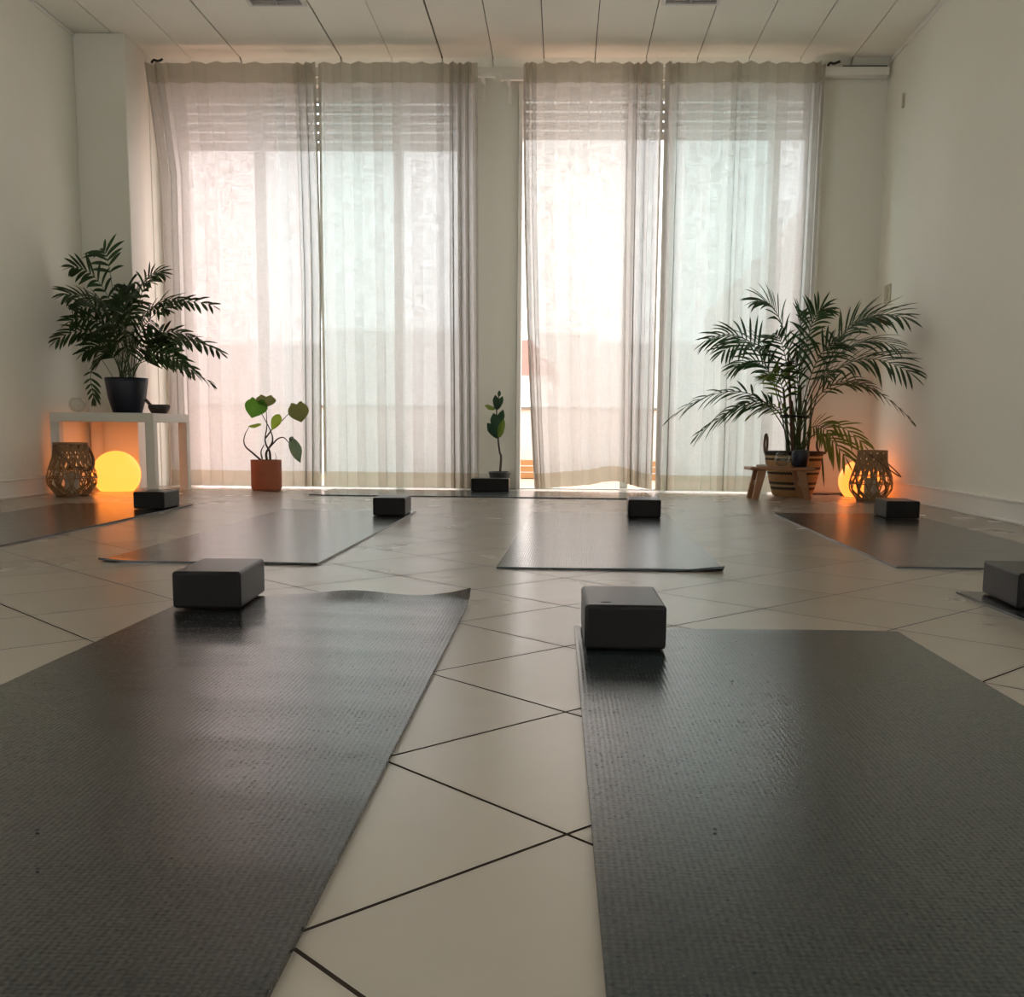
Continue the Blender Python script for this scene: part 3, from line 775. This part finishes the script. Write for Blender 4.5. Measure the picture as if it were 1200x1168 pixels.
bm = bmesh.new(); lathe(bm, [(0, 0), (.030, 0), (.034, .010), (.030, .010), (.027, .004), (.016, .004), (.016, .012), (0, .013)], 28)
q = link('candle_dish', bm, MT['wax'], None, True); q.location = (cp.x, 6.0, ztop+.0005); tag(q, 'small white dish at the left end of the wooden stool', 'dish')

# ---------------------------------------------------------------- things on the white table
zt = .452
gp = P(91, 478, 5.80); glassbowl('clear glass tealight bowl at the left end of the white table', gp.x, 5.80, zt+.001, .047, .085)
sp = P(186.5, 480, 5.86)
o = empty('stone_mortar', 'small dark bowl with a raised spout at the right end of the white table', 'bowl', (sp.x, 5.86, zt))
bm = bmesh.new(); lathe(bm, [(0, 0), (.040, 0), (.046, .006), (.058, .028), (.060, .044), (.055, .050), (.050, .044), (.046, .024), (0, .014)], 32)
link('bowl', bm, MT['stone'], o, True)
bm = bmesh.new(); tube(bm, smoothpts([(-.040, 0, .040), (-.052, 0, .050), (-.066, 0, .066), (-.078, -.004, .080)], 4), [.012]*6+[.010]*7 if False else .0095, 8); link('spout', bm, MT['stone'], o, True)

# ---------------------------------------------------------------- fronds and leaves
def leaflet(bm, base, d, side, L, w, droop, nrm, segs=5, mi=0):
    """folded pointed blade"""
    d = d.normalized(); pts = []; cur = base.copy(); dd = d.copy()
    rows = []
    for i in range(segs+1):
        s = i/segs; hw = w*(math.sin(PI*min(1, s*.92+.08))**.75)*(1 if i < segs else .04)
        n = nrm-dd*nrm.dot(dd)
        if n.length < 1e-5: n = dd.orthogonal()
        n.normalize(); b = dd.cross(n)
        rows.append((bm.verts.new(cur+b*hw-n*hw*.35), bm.verts.new(cur), bm.verts.new(cur-b*hw-n*hw*.35)))
        dd = (dd+Vector((0, 0, -droop/segs))).normalized(); cur = cur+dd*(L/segs)
    for a, b in zip(rows, rows[1:]):
        for k in range(2):
            f = bm.faces.new((a[k], a[k+1], b[k+1], b[k])); f.material_index = mi; f.smooth = True
def frond(parent, base, tip, lift, npair, leafL, leafW, mat, stem, start=.35, droop=.6, ang=50, srad=.003, bow=0.0, rnd=random, end_leaf=True, roll=0.0):
    p0 = Vector(base); p2 = Vector(tip)
    mid = p0.lerp(p2, .35); mid.z = max(p0.z, p2.z)*1.0+lift; 
    mid.x = p0.x+(p2.x-p0.x)*.28; mid.y = p0.y+(p2.y-p0.y)*.28
    bm = bmesh.new(); K = 22
    pts = [bez(p0, mid, p2, i/K) for i in range(K+1)]
    tube(bm, pts, [srad*(1-.75*i/K) for i in range(K+1)], 5)
    for f in bm.faces: f.material_index = 1; f.smooth = True
    for i in range(npair):
        s = start+(1-start)*(i+.4)/npair
        p = bez(p0, mid, p2, s); t = (bez(p0, mid, p2, min(1, s+.02))-bez(p0, mid, p2, s-.02)).normalized()
        sd = t.cross(Vector((0, 0, 1)))
        if sd.length < .15: sd = t.cross(Vector((.3, -1, .2)))
        sd.normalize(); nn = sd.cross(t); 
        if nn.z < 0: nn = -nn
        if roll: sd, nn = sd*math.cos(roll)+nn*math.sin(roll), nn*math.cos(roll)-sd*math.sin(roll)
        q = (i+.5)/npair
        LL = leafL*(.55+.75*math.sin(PI*(q*.80+.12)))*.80*rnd.uniform(.88, 1.1)
        an = math.radians(ang*(1-.35*q))
        for sg in (1, -1):
            off = rnd.uniform(-.12, .12)
            d = t*math.cos(an+off)+sd*sg*math.sin(an+off)+nn*rnd.uniform(.08, .32)
            leaflet(bm, p, d, sg, LL, leafW*rnd.uniform(.85, 1.1), droop*rnd.uniform(.6, 1.3), nn)
    if end_leaf:
        t = (pts[-1]-pts[-2]).normalized(); leaflet(bm, pts[-1], t, 0, leafL*.5, leafW*.9, droop*.6, Vector((0, -.3, 1)))
    for v in bm.verts: v.co.x = min(max(v.co.x, XL+.012+.01*abs(math.sin(v.co.z*60))), XR-.018-.01*abs(math.sin(v.co.z*60)))
    bmesh.ops.translate(bm, verts=list(bm.verts), vec=-Vector(parent.location))
    me = bpy.data.meshes.new('frond'); bm.to_mesh(me); bm.free(); me.materials.append(mat); me.materials.append(stem)
    o = bpy.data.objects.new('frond', me); COL.objects.link(o); o.parent = parent
    return o

# potted parlour palm on the white table
rp = random.Random(5)
pp = P(149.5, 480, 5.93); PX_, PY_ = pp.x, 5.93
o = empty('potted_palm', 'bushy dark green palm in a navy pot on the white table', 'plant', (PX_, PY_, zt))
bm = bmesh.new(); lathe(bm, [(0, 0), (.074, 0), (.080, .006), (.104, .09), (.116, .175), (.118, .200), (.112, .200), (.109, .175), (.10, .165), (0, .165)], 44)
link('pot', bm, MT['navy'], o, True)
bm = bmesh.new(); lathe(bm, [(0, .172), (.06, .176), (.108, .168), (.10, .160), (0, .160)], 32); link('soil', bm, MT['soil'], o, True)
fronds = [  # tip x, tip y (photo position), depth, lift, pairs, leaf length, start
 (120, 294, 5.95, .02, 7, .085, .62), (84, 313, 5.90, .02, 11, .085, .45), (66, 398, 5.78, .18, 7, .085, .62), (76, 345, 5.75, .06, 11, .10, .40),
 (88, 362, 6.05, .08, 11, .10, .40), (82, 376, 5.7, .12, 10, .10, .42), (190, 320, 5.98, .06, 11, .085, .45), (176, 330, 5.85, .02, 10, .085, .42),
 (218, 352, 5.9, .08, 10, .085, .45), (250, 358, 5.95, .12, 9, .07, .55), (258, 412, 5.82, .20, 13, .085, .40), (247, 448, 5.75, .26, 14, .08, .42),
 (232, 398, 6.0, .16, 12, .09, .40), (215, 425, 5.7, .22, 12, .09, .42), (228, 436, 6.1, .22, 12, .085, .42), (104, 395, 6.0, .10, 11, .095, .40),
 (110, 350, 5.7, .05, 10, .095, .42), (150, 335, 5.8, .02, 10, .085, .42), (137, 350, 5.95, .0, 10, .09, .42), (160, 350, 6.02, .02, 10, .09, .42),
 (196, 362, 5.75, .06, 11, .09, .40), (112, 425, 5.75, .16, 10, .085, .42), (200, 402, 5.85, .14, 11, .085, .42), (182, 378, 5.6, .08, 10, .085, .42),
 (126, 378, 5.62, .06, 10, .09, .42), (98, 412, 5.85, .14, 10, .09, .45), (176, 412, 5.65, .12, 9, .08, .45), (148, 388, 5.6, .03, 9, .085, .42)]
for i, (fx, fy, fd, lf, npr, ll, st) in enumerate(fronds):
    a = rp.uniform(0, 6.28); b0 = Vector((PX_+.035*math.cos(a), PY_+.035*math.sin(a), zt+.168))
    frond(o, b0, P(fx, fy, fd), lf, npr, ll*1.45, .0095, MT['palm_dark'], MT['stem_green'], st*.9, .9, 52, .0028, rnd=rp, roll=rp.choice((-1, 1))*rp.uniform(.5, 1.15))
# hanging frond in front of the left table end
b0 = P(125, 445, 5.93)
hp = smoothpts([Vector((PX_-.05, PY_-.02, zt+.17)), P(121, 424, 5.86), P(111, 418, 5.82), P(106, 440, 5.80), P(108, 455, 5.79), P(110, 468, 5.79)], 5)
bm = bmesh.new(); tube(bm, hp, .0018, 5)
for f in bm.faces: f.material_index = 1
for k in range(5):
    p = hp[-12+k*2]
    for sg in (1, -1): leaflet(bm, p, Vector((sg*.9, -.15, -.15-.18*k)), sg, .085 if sg > 0 else .05, .008, .7, Vector((0, -.8, .5)))
for sg in (-.25, .0, .22): leaflet(bm, hp[-2], Vector((sg, 0, -1)), 0, .055, .0075, .1, Vector((0, -1, .2)))
bmesh.ops.translate(bm, verts=list(bm.verts), vec=-Vector(o.location))
q = link('frond', bm, [MT['palm_dark'], MT['stem_green']], o); q['label'] = 'single frond hanging down to the tabletop'

# tall basket palm
ra = random.Random(9)
BX, BY = P(929, 560, 6.27).x, 6.27
o = empty('basket_palm', 'tall arching palm planted in a striped woven basket behind the stool', 'plant', (BX, BY, 0))
bm = bmesh.new(); lathe(bm, [(0, .004), (.105, .002), (.118, .012), (.140, .09), (.160, .18), (.172, .262), (.176, .268), (.170, .270), (.163, .258), (.150, .20), (0, .20)], 56)
bk_ = link('basket', bm, MT['basket'], o, True)
for sg in (-1, 1):
    bm = bmesh.new()
    pts = [Vector((sg*(.168+.012*math.sin(PI*i/16)*0), 0, .262))+Vector((sg*.030*math.sin(2*PI*i/26)*.3, .036*math.sin(2*PI*i/26+PI*0), .050-.056*math.cos(2*PI*i/26))) for i in range(26)]
    tube(bm, pts, .0075, 8, 1, True)
    h = link('handle', bm, MT['bamboo_dark'], bk_, True); h.rotation_euler = (0, 0, 0)
    h.rotation_euler = (0, 0, math.radians(0))
    # turn the loop edgeways so that it reads as a ring from the front
    for v in h.data.vertices:
        dx, dy = v.co.x-sg*.168, v.co.y; an = math.radians(62 if sg > 0 else -38)
        v.co.x = sg*.168+dx*math.cos(an)-dy*math.sin(an); v.co.y = dx*math.sin(an)+dy*math.cos(an)
bm = bmesh.new(); lathe(bm, [(0, .212), (.09, .216), (.150, .206), (.14, .198), (0, .198)], 32); link('soil', bm, MT['soil'], o, True)
def stemm(px0, px1, py1, Y, r):
    bm = bmesh.new(); a = P(px0, 545, Y); a.z = .205; b = P(px1, py1, Y+.02)
    tube(bm, smoothpts([a, a.lerp(b, .5)+Vector((.006, 0, 0)), b], 5), [r*(1-.04*i) for i in range(11)], 8)
    bmesh.ops.translate(bm, verts=list(bm.verts), vec=-Vector(o.location)); link('cane', bm, MT['stem_green'], o, True)
for a in ((923, 918, 455, 6.24, .011), (934, 938, 452, 6.27, .013), (940, 944, 468, 6.22, .011), (931, 928, 470, 6.31, .010), (945, 951, 462, 6.29, .009)): stemm(*a)
bm = bmesh.new(); tube(bm, [P(929, 540, 6.2), P(927, 490, 6.2), P(923.5, 412, 6.2)], [.009, .009, .006], 8)
bmesh.ops.translate(bm, verts=list(bm.verts), vec=-Vector(o.location)); q = link('support_stake', bm, MT['stake'], o, True)
bm = bmesh.new(); c = P(932, 488, 6.24)
tube(bm, [c+Vector((.085*math.cos(t), .06*math.sin(t), .006*math.sin(t*2))) for t in np.linspace(0, 2*PI, 28, endpoint=False)], .006, 6, 1, True)
bmesh.ops.translate(bm, verts=list(bm.verts), vec=-Vector(o.location)); link('tie', bm, MT['black_plastic'], o, True)
af = [  # tip px, py, depth, lift, pairs, leaf, start, material
 (787, 488, 6.05, .40, 12, .13, .50, 'palm'), (819, 508, 5.95, .42, 12, .14, .45, 'palm'), (829, 398, 6.15, .20, 15, .17, .42, 'palm'),
 (846, 412, 5.95, .26, 15, .16, .42, 'palm'), (850, 486, 6.2, .26, 10, .12, .50, 'palm'), (887, 352, 6.2, .05, 16, .14, .45, 'palm'),
 (1060, 372, 5.82, .16, 18, .18, .40, 'palm'), (1066, 436, 5.72, .30, 18, .19, .42, 'palm'), (1068, 492, 5.66, .50, 9, .08, .60, 'palm'),
 (1026, 456, 6.0, .20, 11, .13, .50, 'palm'), (991, 536, 6.05, .28, 7, .15, .62, 'palm_light'), (1012, 520, 6.1, .26, 6, .12, .62, 'palm_light'),
 (975, 510, 5.95, .16, 8, .13, .50, 'palm_light'), (1046, 404, 5.95, .16, 16, .18, .42, 'palm'), (965, 362, 6.2, .0, 15, .13, .45, 'palm'),
 (938, 368, 6.3, .0, 14, .12, .45, 'palm'), (880, 486, 6.0, .18, 9, .10, .50, 'palm_light'), (860, 430, 6.3, .18, 14, .14, .42, 'palm'),
 (1030, 372, 6.1, .06, 16, .17, .42, 'palm'), (905, 392, 6.0, .04, 14, .13, .42, 'palm'), (990, 402, 5.85, .10, 14, .15, .42, 'palm'),
 (900, 440, 6.1, .10, 12, .12, .42, 'palm_light'), (970, 440, 6.0, .06, 12, .13, .42, 'palm'), (930, 420, 6.0, .02, 12, .12, .42, 'palm')]
for i, (fx, fy, fd, lf, npr, ll, st, mt) in enumerate(af):
    bx = P(ra.uniform(924, 944), 520, 6.25); b0 = Vector((bx.x, 6.25+ra.uniform(-.03, .03), .21))
    frond(o, b0, P(fx, fy, fd), lf, npr, ll*1.25, .0075, MT[mt], MT['stem_green'], st*.92, .8, 46, .0045, rnd=ra, roll=ra.choice((-1, 1))*ra.uniform(.35, 1.0))
bm = bmesh.new(); pts = smoothpts([P(960, 520, 6.2), P(968, 540, 6.2), P(965, 565, 6.18)], 4)
leaflet(bm, P(963, 530, 6.2), Vector((.12, 0, -1)), 0, .21, .006, .1, Vector((0, -1, 0)))
bmesh.ops.translate(bm, verts=list(bm.verts), vec=-Vector(o.location)); link('dry_leaf', bm, MT['palm'], o)

# heart-leaved plant in terracotta
def blade(parent, base, tip, width, mat, face=(0, -1, .2), lobe=.18, peak=.38, bend=.08, curl=.25, name='leaf'):
    base = Vector(base); tip = Vector(tip); ax = tip-base; L = ax.length; ax.normalize()
    n = Vector(face); n = (n-ax*n.dot(ax)).normalized(); s = ax.cross(n)
    bm = bmesh.new(); NS, NC = 12, 8; rows = []
    for i in range(NS+1):
        u = i/NS; e = peak
        w = (u/e)**.55*(2-u/e)**.55 if u < e else max(0.0, 1-((u-e)/(1-e))**1.6)
        w = max(w, .02)
        if lobe > .05: w = max(w, math.sqrt(max(0, 1-((u-e)/(1-e))**2))*.70*(1 if u < e else 0))
        row = []
        for k in range(NC+1):
            c = k/NC*2-1
            al = u*L-lobe*L*(abs(c)*1.25)**1.2*(1-u)**2.5+(0 if lobe < .05 else lobe*L*.35*max(0, abs(c)-.6)/.4*(1-u)**3*1.6)
            row.append(bm.verts.new(base+ax*al+s*(c*w*width/2)+n*(-bend*L*(u-.4)**2-curl*abs(c)**1.5*w*width*.35+.02*L*math.sin(u*9)*abs(c))))
        rows.append(row)
    for a, b in zip(rows, rows[1:]):
        for k in range(NC): f = bm.faces.new((a[k], a[k+1], b[k+1], b[k])); f.smooth = True
    bmesh.ops.translate(bm, verts=list(bm.verts), vec=-Vector(parent.location))
    me = bpy.data.meshes.new(name); bm.to_mesh(me); bm.free(); me.materials.append(mat)
    o = bpy.data.objects.new(name, me); COL.objects.link(o); o.parent = parent; return o
def stem(parent, pts, r0, r1, mat, name='stem', k=5):
    r0 *= 1.35; r1 *= 1.25
    pts = smoothpts(pts, k); n = len(pts); bm = bmesh.new()
    tube(bm, pts, [r0+(r1-r0)*i/(n-1) for i in range(n)], 7)
    bmesh.ops.translate(bm, verts=list(bm.verts), vec=-Vector(parent.location)); return link(name, bm, mat, parent, True)
TY = 6.28; tp = P(312.5, 571, TY)
o = empty('heart_leaf_plant', 'small heart-leaved plant in a terracotta pot in front of the leftmost curtain', 'plant', (tp.x, TY, 0))
bm = bmesh.new(); lathe(bm, [(0, 0), (.080, 0), (.086, .004), (.091, .016), (.092, .170), (.092, .184), (.086, .184), (.085, .165), (0, .160)], 44)
link('pot', bm, MT['terracotta'], o, True)
bm = bmesh.new(); lathe(bm, [(0, .166), (.05, .170), (.085, .165), (.08, .158), (0, .158)], 32); link('soil', bm, MT['soil'], o, True)
Q = lambda zx, zy, Y=TY: P(260+zx/7.3, 440+zy/7.3, Y)
B = 'stem_brown'
stem(o, [Q(330, 720), Q(255, 655), Q(205, 610), Q(188, 560), Q(200, 500), Q(230, 445)], .0048, .0014, MT[B])
stem(o, [Q(385, 725), Q(380, 660), Q(415, 600), Q(435, 550), Q(420, 480), Q(380, 400), Q(320, 290)], .0058, .0014, MT[B])
stem(o, [Q(415, 725), Q(408, 650), Q(378, 590), Q(370, 530), Q(385, 430), Q(378, 270)], .0058, .0014, MT[B])
stem(o, [Q(372, 535), Q(400, 500), Q(430, 460), Q(515, 385), Q(610, 285)], .0042, .0014, MT[B])
stem(o, [Q(400, 620), Q(440, 580), Q(480, 540), Q(530, 530), Q(570, 570), Q(590, 560)], .0042, .0014, MT[B])
stem(o, [Q(345, 715), Q(335, 650), Q(362, 590)], .0038, .002, MT[B])
stem(o, [Q(463, 722), Q(463, 690), Q(455, 660)], .0014, .0008, MT[B], k=3)
blade(o, Q(300, 215, 6.27), Q(255, 362, 6.24), .150, MT['heart_green'], (-.1, -1, .25), .22, .36)
blade(o, Q(378, 180, 6.29), Q(375, 272, 6.27), .120, MT['heart_olive'], (.25, -.9, .3), .25, .35)
blade(o, Q(640, 245, 6.27), Q(680, 398, 6.22), .125, MT['heart_olive'], (.25, -1, .15), .20, .40)
blade(o, Q(492, 335, 6.26), Q(428, 468, 6.24), .062, MT['heart_lime'], (.5, -.8, .1), .03, .40)
blade(o, Q(335, 420, 6.2), Q(220, 435, 6.24), .030, MT['heart_lime'], (0, -.8, .5), .02, .45)
blade(o, Q(590, 540, 6.26), Q(670, 745, 6.22), .080, MT['heart_grey'], (-.3, -1, .1), .05, .48)
blade(o, Q(600, 520, 6.28), Q(585, 560, 6.24), .030, MT['fig'], (0, -1, .1), .02, .45)

# small fig in a dark pot between block and column
FY = 6.60; tp = P(585.5, 563, FY)
o = empty('fiddle_leaf_fig', 'little fiddle leaf fig in a dark pot at the foot of the column', 'plant', (tp.x, FY, 0))
bm = bmesh.new(); lathe(bm, [(0, 0), (.050, 0), (.056, .005), (.068, P(585, 552.5, FY).z-.012), (.072, P(585, 552.5, FY).z-.012), (.073, P(585, 552.5, FY).z), (.066, P(585, 552.5, FY).z), (.064, P(585, 552.5, FY).z-.015), (0, P(585, 552.5, FY).z-.018)], 40)
link('pot', bm, MT['darkpot'], o, True)
Q = lambda zx, zy, Y=FY: P(520+zx/7.3, 440+zy/7.3, Y)
bm = bmesh.new(); zz = P(585, 552.5, FY).z-.014; lathe(bm, [(0, zz+.004), (.062, zz), (.06, zz-.006), (0, zz-.006)], 28); link('soil', bm, MT['soil'], o, True)
stem(o, [Q(482, 830), Q(490, 700), Q(478, 650), Q(465, 540), Q(460, 400), Q(452, 290), Q(470, 180), Q(478, 130)], .0060, .0022, MT[B])
blade(o, Q(470, 535, 6.60), Q(372, 405, 6.55), .056, MT['fig'], (0, -1, .3), .02, .62)
blade(o, Q(465, 480, 6.57), Q(425, 320, 6.54), .066, MT['fig'], (-.1, -1, .2), .02, .60)
blade(o, Q(475, 530, 6.58), Q(515, 370, 6.55), .046, MT['fig_light'], (.5, -1, .2), .02, .55)
blade(o, Q(460, 440, 6.60), Q(510, 290, 6.58), .046, MT['fig'], (.1, -1, .2), .02, .60)
blade(o, Q(455, 295, 6.60), Q(440, 165, 6.58), .044, MT['fig'], (-.2, -1, .2), .02, .60)
blade(o, Q(458, 290, 6.60), Q(505, 175, 6.58), .036, MT['fig'], (.4, -1, .2), .02, .60)
blade(o, Q(440, 285, 6.60), Q(350, 255, 6.57), .038, MT['fig_light'], (-.2, -.8, .6), .02, .60)
blade(o, Q(472, 180, 6.60), Q(478, 125, 6.59), .022, MT['fig'], (0, -1, .1), .02, .50)

# ---------------------------------------------------------------- cables
def cable(label, pts, r, mat):
    bm = bmesh.new(); tube(bm, smoothpts(pts, 6), r, 6); tag(link('power_cable', bm, MT[mat], None, True), label, 'cable')
cable('thin black cable on the floor between basket and right lamp', [(1.50, 6.40, .006), (1.58, 6.44, .006), (1.63, 6.42, .006), (1.68, 6.46, .006), (1.75, 6.50, .006)], .0045, 'black_plastic')
cable('white lamp cable on the floor under the left table', [(-2.80, 6.215, .005), (-2.75, 6.20, .005), (-2.68, 6.22, .005), (-2.63, 6.20, .005)], .0035, 'white_plastic')
q = P(990, 577, 6.42)
tag(link('plug_adapter', bbox(q.x-.04, q.x+.02, 6.36, 6.395, 0.0005, .022, .005), MT['black_plastic']), 'black inline switch lying on the floor by the right lamp', 'adapter')
